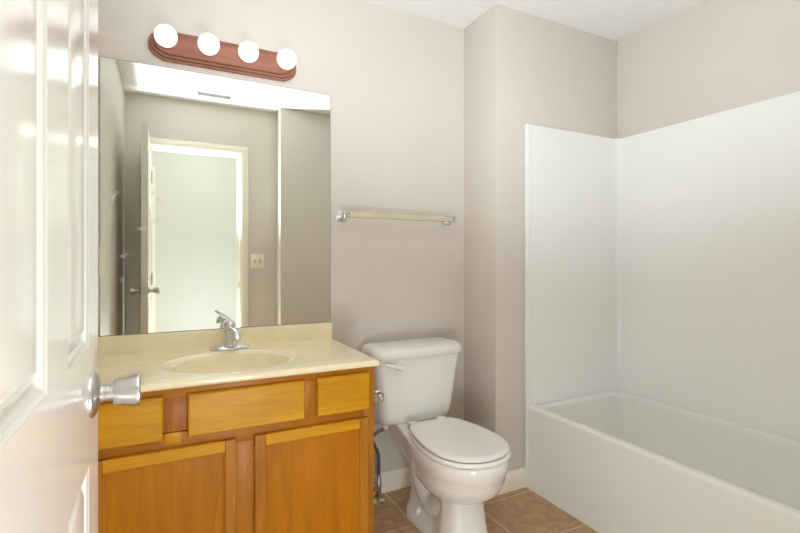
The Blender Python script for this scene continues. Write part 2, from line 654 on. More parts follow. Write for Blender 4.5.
# hall door (only its edge region shows in the mirror)
bm = B()
x0, x1 = HD0 + JT + 0.003, HD1 - JT - 0.003
box(bm, x0, x1, HB - 0.062, HB - 0.024, 0.012, 2.018, bev=0.002)
for (a, b) in ((x0 + 0.10, x0 + 0.30), (x1 - 0.30, x1 - 0.10)):
    for (c, d) in ((0.24, 0.86), (1.04, 1.60), (1.71, 1.92)):
        box(bm, a, b, HB - 0.026, HB - 0.020, c, d, bev=0.005)
door2 = struct('door_2', bm, M['door'], smooth=30)

# ------------------------------------------------------------------ tub and surround
tub = thing('bathtub', 'white acrylic bathtub with wall surround filling the alcove', 'bathtub', ((XA + XR) / 2, (Y2 + YB) / 2, 0))
G = 0.002
ty0, ty1 = YB + G, Y2 - G
tx1 = XR - G
SW = 0.018       # surround thickness


def rrect(x0, x1, y0, y1, r, z, n=7):
    pts = []
    for cx, cyy, a0 in ((x1 - r, y1 - r, 0), (x0 + r, y1 - r, PI / 2), (x0 + r, y0 + r, PI), (x1 - r, y0 + r, 1.5 * PI)):
        for k in range(n + 1):
            a = a0 + PI / 2 * k / n
            pts.append(Vector((cx + r * math.cos(a), cyy + r * math.sin(a), z)))
    return pts


bm = B()
rings = [rrect(XA, tx1, ty0, ty1, 0.004, 0.0)]
rings.append(rrect(XA, tx1, ty0, ty1, 0.004, TH - 0.016))
for k in range(1, 6):
    a = PI / 2 * k / 5
    i = 0.014 * (1 - math.cos(a))
    rings.append(rrect(XA + i, tx1, ty0, ty1, 0.004 + i * 0.2, TH - 0.014 * (1 - math.sin(a))))
bx0, bx1, by0, by1 = XA + 0.058, tx1 - 0.052, ty0 + 0.10, ty1 - 0.070
rings.append(rrect(bx0 - 0.010, bx1 + 0.010, by0 - 0.010, by1 + 0.010, 0.085, TH + 0.000))
for i, dz in ((0.002, 0.003), (0.008, 0.010), (0.013, 0.030)):
    rings.append(rrect(bx0 - 0.008 + i, bx1 + 0.008 - i, by0 - 0.008 + i, by1 + 0.008 - i, 0.080, TH - dz))
rings.append(rrect(bx0 + 0.020, bx1 - 0.050, by0 + 0.060, by1 - 0.055, 0.070, TH - 0.15))
rings.append(rrect(bx0 + 0.035, bx1 - 0.095, by0 + 0.120, by1 - 0.105, 0.065, TH - 0.28))
rings.append(rrect(bx0 + 0.050, bx1 - 0.115, by0 + 0.150, by1 - 0.125, 0.060, TH - 0.325))
rings.append(rrect(bx0 + 0.090, bx1 - 0.150, by0 + 0.200, by1 - 0.170, 0.050, TH - 0.342))
loft(bm, rings, cap0=True, cap1=True)
obj('basin', bm, M['tub'], tub, smooth=50)

# surround: an inner surface with coved corners, front flanges and a rounded top lip
RC = 0.040


def surround_path(ins, r):
    """Plan of the inner face, from the near front flange round to the far one."""
    x0, x1, y0, y1 = XA, tx1 - SW + ins, ty0 + SW - ins, ty1 - SW + ins
    pts = [Vector((x0, y0, 0)), Vector((x0 + 0.2, y0, 0)), Vector((x1 - r - 0.12, y0, 0))]
    for k in range(9):
        a = -PI / 2 + PI / 2 * k / 8
        pts.append(Vector((x1 - r + r * math.cos(a), y0 + r + r * math.sin(a), 0)))
    pts.append(Vector((x1, (y0 + y1) / 2, 0)))
    for k in range(9):
        a = PI / 2 * k / 8
        pts.append(Vector((x1 - r + r * math.cos(a), y1 - r + r * math.sin(a), 0)))
    pts += [Vector((x1 - r - 0.12, y1, 0)), Vector((x0 + 0.2, y1, 0)), Vector((x0, y1, 0))]
    return pts


zb = TH - 0.004
inner = surround_path(0.0, RC)
outer = surround_path(SW - 0.0005, RC + SW)
rings = []
rings.append([p + Vector((0, 0, zb)) for p in outer])
rings.append([p + Vector((0, 0, zb)) for p in inner])
rings.append([p + Vector((0, 0, SH - 0.008)) for p in inner])
for f in (0.35, 0.7, 1.0):
    a = f * PI / 2
    pi_ = surround_path(0.008 * (1 - math.cos(a)), RC + 0.008 * (1 - math.cos(a)))
    rings.append([p + Vector((0, 0, SH - 0.008 + 0.008 * math.sin(a))) for p in pi_])
rings.append([p + Vector((0, 0, SH)) for p in outer])
bm = B()
vs = loft(bm, rings, closed=False)
# front ends of the two flanges
for e in (0, -1):
    bm.faces.new([r[e] for r in vs])
obj('surround', bm, M['tub'], tub, smooth=40, bevel=0.003)
# front flange strips that run down beside the apron to the floor
bm = B()
box(bm, XA - 0.006, XA + 0.022, ty1 - SW - 0.002, ty1, 0.0, SH, bev=0.005, seg=3)
obj('front_flange', bm, M['tub'], tub, smooth=40)
bm = B()
box(bm, XA - 0.006, XA + 0.022, ty0, ty0 + SW + 0.002, 0.0, SH, bev=0.005, seg=3)
obj('front_flange', bm, M['tub'], tub, smooth=40)

# ------------------------------------------------------------------ vanity cabinet
VX0, VX1 = XL + 0.002, 0.695
VY = 1.571           # front plane of doors and drawers
FY = 1.591           # face frame plane
VB = D - 0.002
CZ = 0.796           # counter top
CB = 0.773           # its underside
van = thing('vanity_cabinet', 'honey maple bathroom vanity cabinet under a cream counter', 'cabinet', ((VX0 + VX1) / 2, (FY + VB) / 2, 0))
bm = B()
box(bm, VX0, VX0 + 0.016, FY + 0.018, VB, 0.0, CB)
box(bm, VX1 - 0.016, VX1, FY + 0.018, VB, 0.10, CB)
box(bm, VX1 - 0.016, VX1, FY + 0.075, VB, 0.0, 0.10)
box(bm, VX0, VX1, VB - 0.008, VB, 0.1, CB)
box(bm, VX0, VX1, FY + 0.018, VB, 0.100, 0.114)
obj('body', bm, M['frame_v'], van)
bm = B(); box(bm, VX0 + 0.016, VX1 - 0.016, FY + 0.070, FY + 0.082, 0.0, 0.10)
obj('toe_kick', bm, M['toe_wood'], van)
FT = 0.018


def part_box(name, mat, par, x0, x1, y0, y1, z0, z1, bev=0.001):
    bm = B(); box(bm, x0, x1, y0, y1, z0, z1, bev=bev)
    return obj(name, bm, mat, par, smooth=35)


# stiles and rails of the face frame
part_box('stile', M['frame_v'], van, 0.655, VX1, FY, FY + FT, 0.10, CB, 0.0015)
part_box('stile', M['frame_v'], van, VX0, VX0 + 0.065, FY, FY + FT, 0.10, CB, 0.0015)
part_box('stile', M['frame_v'], van, 0.196, 0.272, FY, FY + FT, 0.142, 0.570)
part_box('stile', M['frame_v'], van, 0.421, 0.481, FY, FY + FT, 0.632, 0.742)
o = part_box('stile', M['frame_dark'], van, -0.015, 0.070, FY, FY + FT, 0.636, 0.742)
o['label'] = 'stile with dark wavy grain between left drawer front and wide drawer front'
part_box('rail', M['frame'], van, VX0 + 0.065, 0.655, FY, FY + FT, 0.742, CB)
part_box('rail', M['frame'], van, VX0 + 0.065, 0.655, FY, FY + FT, 0.570, 0.632)
part_box('rail', M['frame'], van, VX0 + 0.065, 0.655, FY, FY + FT, 0.100, 0.142)
o = part_box('glue_block', M['rail'], van, 0.000, 0.045, FY - 0.0012, FY + 0.002, 0.600, 0.634)
o['label'] = 'paler block let into the rail under the left drawer front'


def front_slab(name, x0, x1, z0, z1, mat, lab=None):
    """Drawer front with a small routed edge all round."""
    bm = B()
    def ring(i, y):
        return [Vector((x0 + i, y, z0 + i)), Vector((x1 - i, y, z0 + i)), Vector((x1 - i, y, z1 - i)), Vector((x0 + i, y, z1 - i))]
    loft(bm, [ring(0, FY - 0.0004), ring(0, FY - 0.0125), ring(0.0012, FY - 0.0155), ring(0.0035, FY - 0.0185), ring(0.0060, VY)])
    o = obj(name, bm, mat, van, smooth=30, bevel=0.0008)
    if lab:
        o['label'] = lab
    return o


front_slab('drawer_front', -0.195, -0.005, 0.618, 0.750, M['drawer'])
front_slab('drawer_front', 0.062, 0.430, 0.617, 0.750, M['drawer'], 'wide false drawer front under the sink')
front_slab('drawer_front', 0.473, 0.672, 0.617, 0.752, M['drawer'])


def cabinet_door(x0, x1, z0, z1):
    st = 0.042
    # recessed flat panel
    bm = B(); box(bm, x0 + st - 0.008, x1 - st + 0.008, FY - 0.0080, FY - 0.0025, z0 + st - 0.008, z1 - st + 0.008)
    d = obj('cabinet_door', bm, M['panel'], van)
    prof = lambda: None
    def bar(name, mat, horizontal, a0, a1, b0, b1, inner):
        """stile or rail with a routed inner edge (inner=+1 means the edge at b1 faces the panel)"""
        sec = [(b0, FY - 0.0006), (b1, FY - 0.0006), (b1, FY - 0.009), (b1 - 0.007, FY - 0.014), (b1 - 0.008, FY - 0.0195),
               (b0 + 0.003, FY - 0.0195), (b0, FY - 0.0165)]
        if inner < 0:
            sec = [(b0 + b1 - p, q) for p, q in sec]
        bm = B()
        if horizontal:
            loft(bm, [[Vector((a, q, p)) for p, q in sec] for a in (a0, a1)])
        else:
            loft(bm, [[Vector((p, q, a)) for p, q in sec] for a in (a0, a1)])
        return obj(name, bm, mat, d, smooth=30, bevel=0.0006)
    bar('stile', M['frame_v'], False, z0, z1, x0, x0 + st, 1)
    bar('stile', M['frame_v'], False, z0, z1, x1 - st, x1, -1)
    bar('rail', M['rail'], True, x0 + st - 0.007, x1 - st + 0.007, z1 - st, z1, -1)
    bar('rail', M['rail'], True, x0 + st - 0.007, x1 - st + 0.007, z0, z0 + st, 1)
    return d


cabinet_door(-0.195, 0.206, 0.125, 0.588)
cabinet_door(0.262, 0.666, 0.125, 0.588)

# ------------------------------------------------------------------ vanity top with integral oval bowl
top = thing('countertop', 'cream cultured marble vanity countertop with integral oval sink', 'countertop', (0.225, 1.82, CZ))
TX0, TX1, TY0, TY1 = XL + 0.002, 0.706, 1.566, D - 0.002
SX, SY, SA, SB = 0.226, 1.812, 0.236, 0.182
N = 96


def ray_rect(a, m=0.0):
    c, s = math.cos(a), math.sin(a)
    t = 1e9
    if c > 1e-9: t = min(t, (TX1 - m - SX) / c)
    if c < -1e-9: t = min(t, (TX0 + m - SX) / c)
    if s > 1e-9: t = min(t, (TY1 - m - SY) / s)
    if s < -1e-9: t = min(t, (TY0 + m - SY) / s)
    return Vector((SX + c * t, SY + s * t, 0))


angs = [2 * PI * k / N for k in range(N)]
for cx_, cy_ in ((TX0, TY0), (TX1, TY0), (TX1, TY1), (TX0, TY1)):      # put samples on the corners
    a = math.atan2(cy_ - SY, cx_ - SX) % (2 * PI)
    i = min(range(N), key=lambda k: min(abs(angs[k] - a), 2 * PI - abs(angs[k] - a)))
    angs[i] = a
rings = []
def rect_ring(m, z):
    out = []
    for a in angs:
        p = ray_rect(a, 0)
        p.x = min(max(p.x, TX0 + m), TX1 - m)
        p.y = max(p.y, TY0 + m)
        out.append(Vector((p.x, p.y, z)))
    return out
def ell_ring(f, z, dy=0.0):
    return [Vector((SX + SA * f * math.cos(a), SY + SB * f * math.sin(a) + dy, z)) for a in
            [math.atan2(math.sin(a) * SA, math.cos(a) * SB) for a in angs]]
for f, z in ((0.16, CZ - 0.140), (0.35, CZ - 0.134), (0.60, CZ - 0.108), (0.78, CZ - 0.066), (0.88, CZ - 0.030), (0.92, CB + 0.0005)):
    rings.append(ell_ring(f, z))
rings.append(rect_ring(0.004, CB + 0.0005))
rings.append(rect_ring(0.0, CB + 0.005))
rings.append(rect_ring(0.0, CZ - 0.009))
for k in range(1, 4):
    a = PI / 2 * k / 3
    rings.append(rect_ring(0.009 * (1 - math.cos(a)), CZ - 0.009 * (1 - math.sin(a))))
for f, z in ((1.06, CZ), (1.03, CZ), (1.0, CZ - 0.0012), (0.975, CZ - 0.0035), (0.95, CZ - 0.0045), (0.90, CZ - 0.0050), (0.865, CZ - 0.0075),
             (0.84, CZ - 0.014), (0.80, CZ - 0.030), (0.72, CZ - 0.062), (0.60, CZ - 0.094), (0.45, CZ - 0.116), (0.28, CZ - 0.126),
             (0.11, CZ - 0.131)):
    rings.append(ell_ring(f, z))
bm = B()
loft(bm, rings, cap0=True, cap1=True)
obj('sink_counter', bm, M['counter'], top, smooth=50)
bm = B()
BSP = [(0, -0.002), (0.020, -0.002), (0.019, 0.004), (0.018, 0.012), (0.018, 0.066), (0.016, 0.071), (0.012, 0.073), (0, 0.073)]
extrude_profile(bm, BSP, (TX0, TY1, CZ), (TX1 - 0.001, TY1, CZ), out=(0, -1, 0))
obj('backsplash', bm, M['counter'], top, smooth=40)
bm = B()
lathe(bm, [(0.022, 0.0), (0.024, 0.002), (0.020, 0.004), (0.014, 0.003), (0.0001, 0.005)], (SX, SY, CZ - 0.132), 'Z', 28)
obj('drain', bm, M['chrome'], top, smooth=50)

# ------------------------------------------------------------------ faucet
FX, FYY = 0.241, 2.040
FZ = CZ
CZ = FZ + 0.0008      # sits just on top of the counter
fa = thing('faucet', 'chrome single lever faucet behind the oval sink', 'faucet', (FX, FYY, CZ))
bm = B()
rings = []
for f, z in ((1.0, 0.0), (1.0, 0.004), (0.97, 0.007), (0.85, 0.010), (0.55, 0.017), (0.36, 0.026)):
    ring = []
    for k in range(48):
        a = 2 * PI * k / 48
        c, s = math.cos(a), math.sin(a)
        w = 0.078 * f if z < 0.012 else 0.078 * f
        d = 0.026 * (f if f > 0.8 else 0.8 + (f - 0.8) * 0.25)
        ring.append(Vector((FX + w * math.copysign(abs(c) ** 0.8, c), FYY + d * math.copysign(abs(s) ** 0.9, s), CZ + z)))
    rings.append(ring)
loft(bm, rings)
obj('base_plate', bm, M['chrome'], fa, smooth=50)
bm = B()
lathe(bm, [(0.033, 0.012), (0.031, 0.022), (0.0275, 0.040), (0.025, 0.060), (0.0235, 0.078), (0.022, 0.082)], (FX, FYY, CZ), 'Z', 32)
obj('body', bm, M['chrome'], fa, smooth=50)
bm = B()
sp = smooth_path([(FX, FYY, CZ + 0.058), (FX + 0.003, FYY - 0.035, CZ + 0.074), (FX + 0.007, FYY - 0.075, CZ + 0.080), (FX + 0.010, FYY - 0.110, CZ + 0.072),
                  (FX + 0.012, FYY - 0.126, CZ + 0.052)], 6)
n = len(sp)
tube(bm, sp, [(0.019 - 0.0035 * i / n, 0.0165 - 0.0025 * i / n) for i in range(n)], 20)
obj('spout', bm, M['chrome'], fa, smooth=60)
bm = B()
lathe(bm, [(0.019, 0.083), (0.0215, 0.088), (0.0222, 0.096), (0.020, 0.106), (0.014, 0.114), (0.006, 0.118), (0.0001, 0.119)], (FX, FYY, CZ), 'Z', 28)
h = obj('handle', bm, M['chrome'], fa, smooth=60)
bm = B()
lv = smooth_path([(FX + 0.002, FYY, CZ + 0.110), (FX - 0.012, FYY + 0.002, CZ + 0.122), (FX - 0.026, FYY + 0.004, CZ + 0.132),
                  (FX - 0.042, FYY + 0.006, CZ + 0.143)], 6)
n = len(lv)
tube(bm, lv, [(0.0105 - 0.002 * i / n, 0.008 - 0.003 * i / n) for i in range(n)], 14)
obj('lever', bm, M['chrome'], h, smooth=60)
bm = B()
lv = smooth_path([(FX - 0.006, FYY - 0.004, CZ + 0.112), (FX - 0.018, FYY - 0.006, CZ + 0.116), (FX - 0.028, FYY - 0.008, CZ + 0.106),
                  (FX - 0.031, FYY - 0.009, CZ + 0.088)], 6)
n = len(lv)
tube(bm, lv, [(0.005 + 0.005 * i / n, 0.005 + 0.004 * i / n) for i in range(n)], 14)
obj('lever_loop', bm, M['chrome'], h, smooth=60)

CZ = FZ
# ------------------------------------------------------------------ mirror
mir = thing('wall_mirror', 'large frameless rectangular mirror above the vanity', 'mirror', (-0.223, D - 0.001, 0.872))
bm = B(); box(bm, -0.223, 0.700, D - 0.0065, D - 0.001, 0.872, 1.947)
mg = obj('mirror_glass', bm, M['mirror'], mir)
# polished glass edge, seen as a thin greenish line
bm = B()
for a in ((-0.2245, -0.223, 0.8705, 1.9485), (0.700, 0.7015, 0.8705, 1.9485), (-0.223, 0.700, 0.8705, 0.872), (-0.223, 0.700, 1.947, 1.9485)):
    box(bm, a[0], a[1], D - 0.0068, D - 0.001, a[2], a[3])
obj('mirror_edge', bm, plain('glass_edge', srgb(150, 140, 118), 0.2), mir)
bm = B()
box(bm, -0.226, -0.208, D - 0.0105, D - 0.001, 1.105, 1.215, bev=0.0015)
o = obj('mirror_clip', bm, M['clear'], mir)

# ------------------------------------------------------------------ bar light
LX0, LX1, LZ0, LZ1 = -0.062, 0.537, 1.974, 2.098
lt = thing('vanity_light', 'brown stepped bar light with four globe bulbs above the mirror', 'light fixture', ((LX0 + LX1) / 2, D, (LZ0 + LZ1) / 2))


def plate_ring(i, y):
    """Outline with bowed ends and cut corners, inset by i."""
    x0, x1, z0, z1 = LX0 + i, LX1 - i, LZ0 + i, LZ1 - i
    zc = (z0 + z1) / 2
    hh = (z1 - z0) / 2
    pts = []
    c = 0.055 - 0.3 * i
    # right end then left end, counter-clockwise
    def end(xe, sgn):
        q = []
        for k in range(13):
            a = -1 + 2 * k / 12
            ang = a * 1.15
            q.append((xe - sgn * (0.048 * (1 - math.cos(ang)) / (1 - math.cos(1.15))) * 0.62, zc + hh * 0.80 * math.sin(ang) / math.sin(1.15)))
        return q
    r = end(x1, 1)
    l = end(x0, -1)
    pts = [(x1 - c, z0)] + r + [(x1 - c, z1)] + [(x0 + c, z1)] + list(reversed(l)) + [(x0 + c, z0)]
    return [Vector((x, y, z)) for x, z in pts]


bm = B()
loft(bm, [plate_ring(0, D - 0.001), plate_ring(0, D - 0.010), plate_ring(0.003, D - 0.013), plate_ring(0.008, D - 0.0135), plate_ring(0.0085, D - 0.0105), plate_ring(0.0105, D - 0.0105), plate_ring(0.011, D - 0.019),
          plate_ring(0.014, D - 0.022), plate_ring(0.019, D - 0.0225), plate_ring(0.0195, D - 0.0195), plate_ring(0.0215, D - 0.0195), plate_ring(0.022, D - 0.028), plate_ring(0.025, D - 0.031)])
obj('backplate', bm, M['bar_wood'], lt, smooth=25)
for x in (0.003, 0.158, 0.313, 0.472):
    bm = B()
    lathe(bm, [(0.020, -0.028), (0.020, -0.034), (0.0165, -0.037), (0.0165, -0.056)], (x, D, 2.037), 'Y', 24)
    s = obj('lamp_socket', bm, M['brass'], lt, smooth=40)
    bm = B()
    R, yc = 0.0415, -0.098
    pr = [(0.0150, -0.052), (0.0160, -0.058)]
    for k in range(3, 20):
        a = PI * k / 20
        pr.append((R * math.sin(a), yc + R * math.cos(a)))
    pr.append((0.0001, yc - R))
    lathe(bm, pr, (x, D, 2.037), 'Y', 32)
    obj('globe_bulb', bm, M['bulb'], s, smooth=60)

# ------------------------------------------------------------------ towel bar
tb = thing('towel_bar', 'square pale beige towel bar on chrome brackets above the toilet', 'towel bar', (1.05, D, 1.376))
for x in (0.756, 1.352):
    bm = B()
    box(bm, x - 0.026, x + 0.026, D - 0.010, D - 0.0005, 1.350, 1.402, bev=0.003)
    box(bm, x - 0.021, x + 0.021, D - 0.016, D - 0.009, 1.355, 1.397, bev=0.003)
    b_ = obj('bracket', bm, M['chrome'], tb, smooth=30)
    bm = B()
    box(bm, x - 0.014, x + 0.014, D - 0.086, D - 0.015, 1.361, 1.391, bev=0.003)
    obj('post', bm, M['chrome'], b_, smooth=30)
bm = B(); box(bm, 0.769, 1.364, D - 0.085, D - 0.059, 1.364, 1.390, bev=0.003)
obj('bar', bm, M['satin'], tb, smooth=30)

# ------------------------------------------------------------------ toilet
TC = 1.080
toi = thing('toilet', 'white two piece toilet with closed lid beside the vanity', 'toilet', (TC, 1.75, 0))


def outline(ctrl, z, n=14, cx=TC):
    """Closed plan outline from (y, half width) control points, front tip first, back last."""
    P = [Vector((hw, y, 0)) for y, hw in ctrl]
    left_first = [Vector((-P[1].x, P[1].y, 0))] + P       # mirrored neighbour gives a round nose
    out = []
    m = len(P)
    for i in range(m - 1):
        p0 = left_first[i]; p1 = P[i]; p2 = P[i + 1]; p3 = P[min(i + 2, m - 1)]
        for j in range(4):
            t = j / 4
            out.append(0.5 * ((2 * p1) + (p2 - p0) * t + (2 * p0 - 5 * p1 + 4 * p2 - p3) * t * t + (3 * p1 - p0 - 3 * p2 + p3) * t ** 3))
    out.append(P[-1])
    r = [Vector((cx + p.x, p.y, z)) for p in out]
    l = [Vector((cx - p.x, p.y, z)) for p in reversed(out[1:])]
    return r + l


def bowl_sec(yf, w, yc, ym, wn, yb):
    """front tip yf, widest half width w at yc, neck half width wn from ym to yb"""
    return [(yf, 0.0), (yf + (yc - yf) * 0.06, w * 0.36), (yf + (yc - yf) * 0.25, w * 0.70), (yf + (yc - yf) * 0.55, w * 0.93), (yc, w),
            (yc + (ym - yc) * 0.45, w * 0.90 + wn * 0.06), (ym, (w + wn * 2) / 3), (ym + (yb - ym) * 0.45, wn * 1.02), (yb, wn)]


BO = [  # z, yf, w, yc, ym, wn, yb
    (0.212, 1.545, 0.070, 1.66, 1.76, 0.060, 1.86),
    (0.216, 1.500, 0.104, 1.65, 1.77, 0.066, 1.88),
    (0.232, 1.452, 0.131, 1.63, 1.79, 0.074, 1.92),
    (0.260, 1.415, 0.151, 1.62, 1.81, 0.084, 1.98),
    (0.300, 1.392, 0.163, 1.61, 1.83, 0.094, 2.04),
    (0.338, 1.381, 0.168, 1.61, 1.85, 0.102, 2.09),
    (0.343, 1.377, 0.171, 1.61, 1.85, 0.104, 2.09),
    (0.375, 1.373, 0.1725, 1.61, 1.85, 0.110, 2.10),
    (0.392, 1.373, 0.1725, 1.61, 1.85, 0.112, 2.10),
    (0.399, 1.379, 0.167, 1.61, 1.85, 0.108, 2.095),
]
bm = B()
loft(bm, [outline(bowl_sec(yf, w, yc, ym, wn, yb), z) for z, yf, w, yc, ym, wn, yb in BO])
obj('bowl', bm, M['porcelain'], toi, smooth=70)

# pedestal: round front column, recessed waist and a wider rear foot
def ped_sec(yf, wf, yc, yw, ww, yr, wr, yb, wb):
    return [(yf, 0.0), (yf + 0.006, wf * 0.45), (yf + 0.025, wf * 0.80), (yf + 0.06, wf * 0.97), (yc, wf), (yw, ww), (yr, wr), ((yr + yb) / 2 + 0.01, wr * 0.96), (yb, wb)]


PE = [
    (0.000, 1.470, 0.104, 1.60, 1.70, 0.098, 1.82, 0.100, 1.93, 0.068),
    (0.014, 1.470, 0.104, 1.60, 1.70, 0.098, 1.82, 0.100, 1.93, 0.068),
    (0.030, 1.474, 0.101, 1.60, 1.70, 0.090, 1.82, 0.096, 1.93, 0.072),
    (0.046, 1.478, 0.099, 1.60, 1.70, 0.076, 1.82, 0.084, 1.92, 0.065),
    (0.060, 1.482, 0.097, 1.60, 1.70, 0.066, 1.82, 0.076, 1.92, 0.060),
    (0.110, 1.492, 0.092, 1.60, 1.70, 0.058, 1.82, 0.066, 1.91, 0.055),
    (0.170, 1.500, 0.088, 1.60, 1.70, 0.056, 1.82, 0.062, 1.91, 0.055),
    (0.230, 1.508, 0.090, 1.61, 1.72, 0.062, 1.82, 0.064, 1.91, 0.060),
    (0.262, 1.500, 0.092, 1.61, 1.72, 0.066, 1.82, 0.068, 1.91, 0.062),
]
bm = B()
loft(bm, [outline(ped_sec(*s[1:]), s[0]) for s in PE])
# trapway bulging out on both flanks
for s in (-1, 1):
    pth = smooth_path([(TC + s * 0.050, 1.60, 0.17), (TC + s * 0.054, 1.68, 0.13), (TC + s * 0.056, 1.74, 0.115), (TC + s * 0.054, 1.80, 0.15),
                       (TC + s * 0.050, 1.85, 0.21), (TC + s * 0.045, 1.88, 0.25)], 6)
    tube(bm, pth, [(0.036, 0.042)] * len(pth), 18)
obj('pedestal', bm, M['porcelain'], toi, smooth=60)
for s in (-1, 1):
    bm = B()
    lathe(bm, [(0.0195, 0), (0.0195, 0.014), (0.0180, 0.023), (0.012, 0.030), (0.0001, 0.032)], (TC + s * 0.070, 1.808, 0.038), 'Z', 24)
    obj('bolt_cap', bm, M['seat'], toi, smooth=50)


def egg(z, yf, yb, w, grow=0.0):
    """Seat outline; grow moves it out (or in) about its middle."""
    c = [(yf, 0.0), (yf + 0.010, w * 0.36), (yf + 0.045, w * 0.70), (yf + 0.115, w * 0.94), (yf + 0.195, w), (yf + 0.28, w * 0.975), (yb - 0.10, w * 0.88),
         (yb - 0.035, w * 0.74), (yb - 0.010, w * 0.62), (yb, w * 0.46)]
    ym_, hl = (yf + yb) / 2, (yb - yf) / 2
    fx, fy = (w + grow) / w, (hl + grow) / hl
    return [Vector((TC + (p.x - TC) * fx, ym_ + (p.y - ym_) * fy, z)) for p in outline(c, z)]


bm = B()
SEY, SEB, SEW = 1.374, 1.838, 0.171
loft(bm, [egg(0.4015, SEY, SEB, SEW, -0.010), egg(0.4015, SEY, SEB, SEW, -0.002), egg(0.4055, SEY, SEB, SEW, 0.0), egg(0.412, SEY, SEB, SEW, 0.0),
          egg(0.4165, SEY, SEB, SEW, -0.003), egg(0.4180, SEY, SEB, SEW, -0.008)])
obj('seat', bm, M['seat'], toi, smooth=45)
bm = B()
loft(bm, [egg(0.4220, SEY, SEB, SEW, -0.012), egg(0.4220, SEY, SEB, SEW, -0.007), egg(0.4240, SEY, SEB, SEW, -0.0055), egg(0.432, SEY, SEB, SEW, -0.0055),
          egg(0.4365, SEY, SEB, SEW, -0.011), egg(0.4385, SEY, SEB, SEW, -0.022), egg(0.4390, SEY, SEB, SEW, -0.05)])
obj('seat_lid', bm, M['seat'], toi, smooth=45)
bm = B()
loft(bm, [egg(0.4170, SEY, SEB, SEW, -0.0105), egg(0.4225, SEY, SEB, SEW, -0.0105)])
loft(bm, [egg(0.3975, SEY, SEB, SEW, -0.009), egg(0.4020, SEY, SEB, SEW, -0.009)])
o = obj('seat_gap_shade', bm, M['dark'], toi)  # dark fill paints the shade in the gaps round the seat
o['label'] = 'dark sheets standing in for shade between bowl, seat and lid'
for s in (-1, 1):
    bm = B()
    box(bm, TC + s * 0.075 - 0.022, TC + s * 0.075 + 0.022, 1.832, 1.872, 0.399, 0.430, bev=0.006, seg=3)
    obj('seat_hinge', bm, M['seat'], toi, smooth=40)


def tank_sec(z, wf, wb, yf, yb, bow, r, n=8):
    """Rounded plan, bowed towards the front."""
    pts = []
    def bowf(x, w):
        return -bow * (1 - (x / w) ** 2)
    # back edge right->left
    cs = ((wb - r, yb - r, 0), (-(wb - r), yb - r, PI / 2), (-(wf - r), yf + r, PI), (wf - r, yf + r, 1.5 * PI))
    for i, (cx, cyy, a0) in enumerate(cs):
        for k in range(n + 1):
            a = a0 + PI / 2 * k / n
            pts.append([cx + r * math.cos(a), cyy + r * math.sin(a)])
        if i == 2:
            for k in range(1, 10):
                x = -(wf - r) + 2 * (wf - r) * k / 10
                pts.append([x, yf])
    out = []
    for x, y in pts:
        f = max(0.0, min(1.0, (yb - y) / (yb - yf)))
        out.append(Vector((TC + x, y + f * bowf(x, wf), z)))
    return out


ym = D - 0.022
bm = B()
TK = [(0.394, 0.160, 0.160, 1.965, ym - 0.02, 0.018, 0.035), (0.396, 0.176, 0.175, 1.955, ym - 0.005, 0.018, 0.036),
      (0.406, 0.188, 0.186, 1.945, ym, 0.019, 0.037), (0.436, 0.194, 0.192, 1.938, ym, 0.020, 0.037),
      (0.56, 0.209, 0.208, 1.928, ym, 0.020, 0.037), (0.68, 0.225, 0.224, 1.917, ym, 0.020, 0.037), (0.7100, 0.228, 0.228, 1.914, ym, 0.020, 0.037)]
loft(bm, [tank_sec(*s) for s in TK])
tank = obj('tank', bm, M['porcelain'], toi, smooth=60)
bm = B()
TL = [(0.7105, 0.228, 0.228, 1.912, ym, 0.020, 0.036), (0.7105, 0.238, 0.237, 1.904, ym + 0.006, 0.020, 0.045), (0.7140, 0.243, 0.242, 1.899, ym + 0.008, 0.020, 0.050),
      (0.7300, 0.244, 0.243, 1.898, ym + 0.008, 0.020, 0.052), (0.744, 0.242, 0.241, 1.900, ym + 0.007, 0.020, 0.052), (0.755, 0.234, 0.233, 1.908, ym, 0.019, 0.050),
      (0.762, 0.218, 0.218, 1.926, ym - 0.012, 0.016, 0.044), (0.7645, 0.190, 0.190, 1.955, ym - 0.04, 0.010, 0.030)]
loft(bm, [tank_sec(*s) for s in TL])
obj('tank_lid', bm, M['porcelain'], tank, smooth=60)
bm = B()
lathe(bm, [(0.016, 0.004), (0.016, -0.010), (0.012, -0.016)], (0.948, 1.907, 0.675), 'Y', 20)
pth = smooth_path([(0.962, 1.889, 0.672), (0.945, 1.885, 0.676), (0.922, 1.885, 0.683), (0.900, 1.888, 0.688), (0.880, 1.892, 0.691)], 5)
tube(bm, pth, [(0.013 - 0.006 * i / len(pth), 0.0135 - 0.006 * i / len(pth)) for i in range(len(pth))], 16)
obj('flush_lever', bm, M['porcelain'], tank, smooth=60)

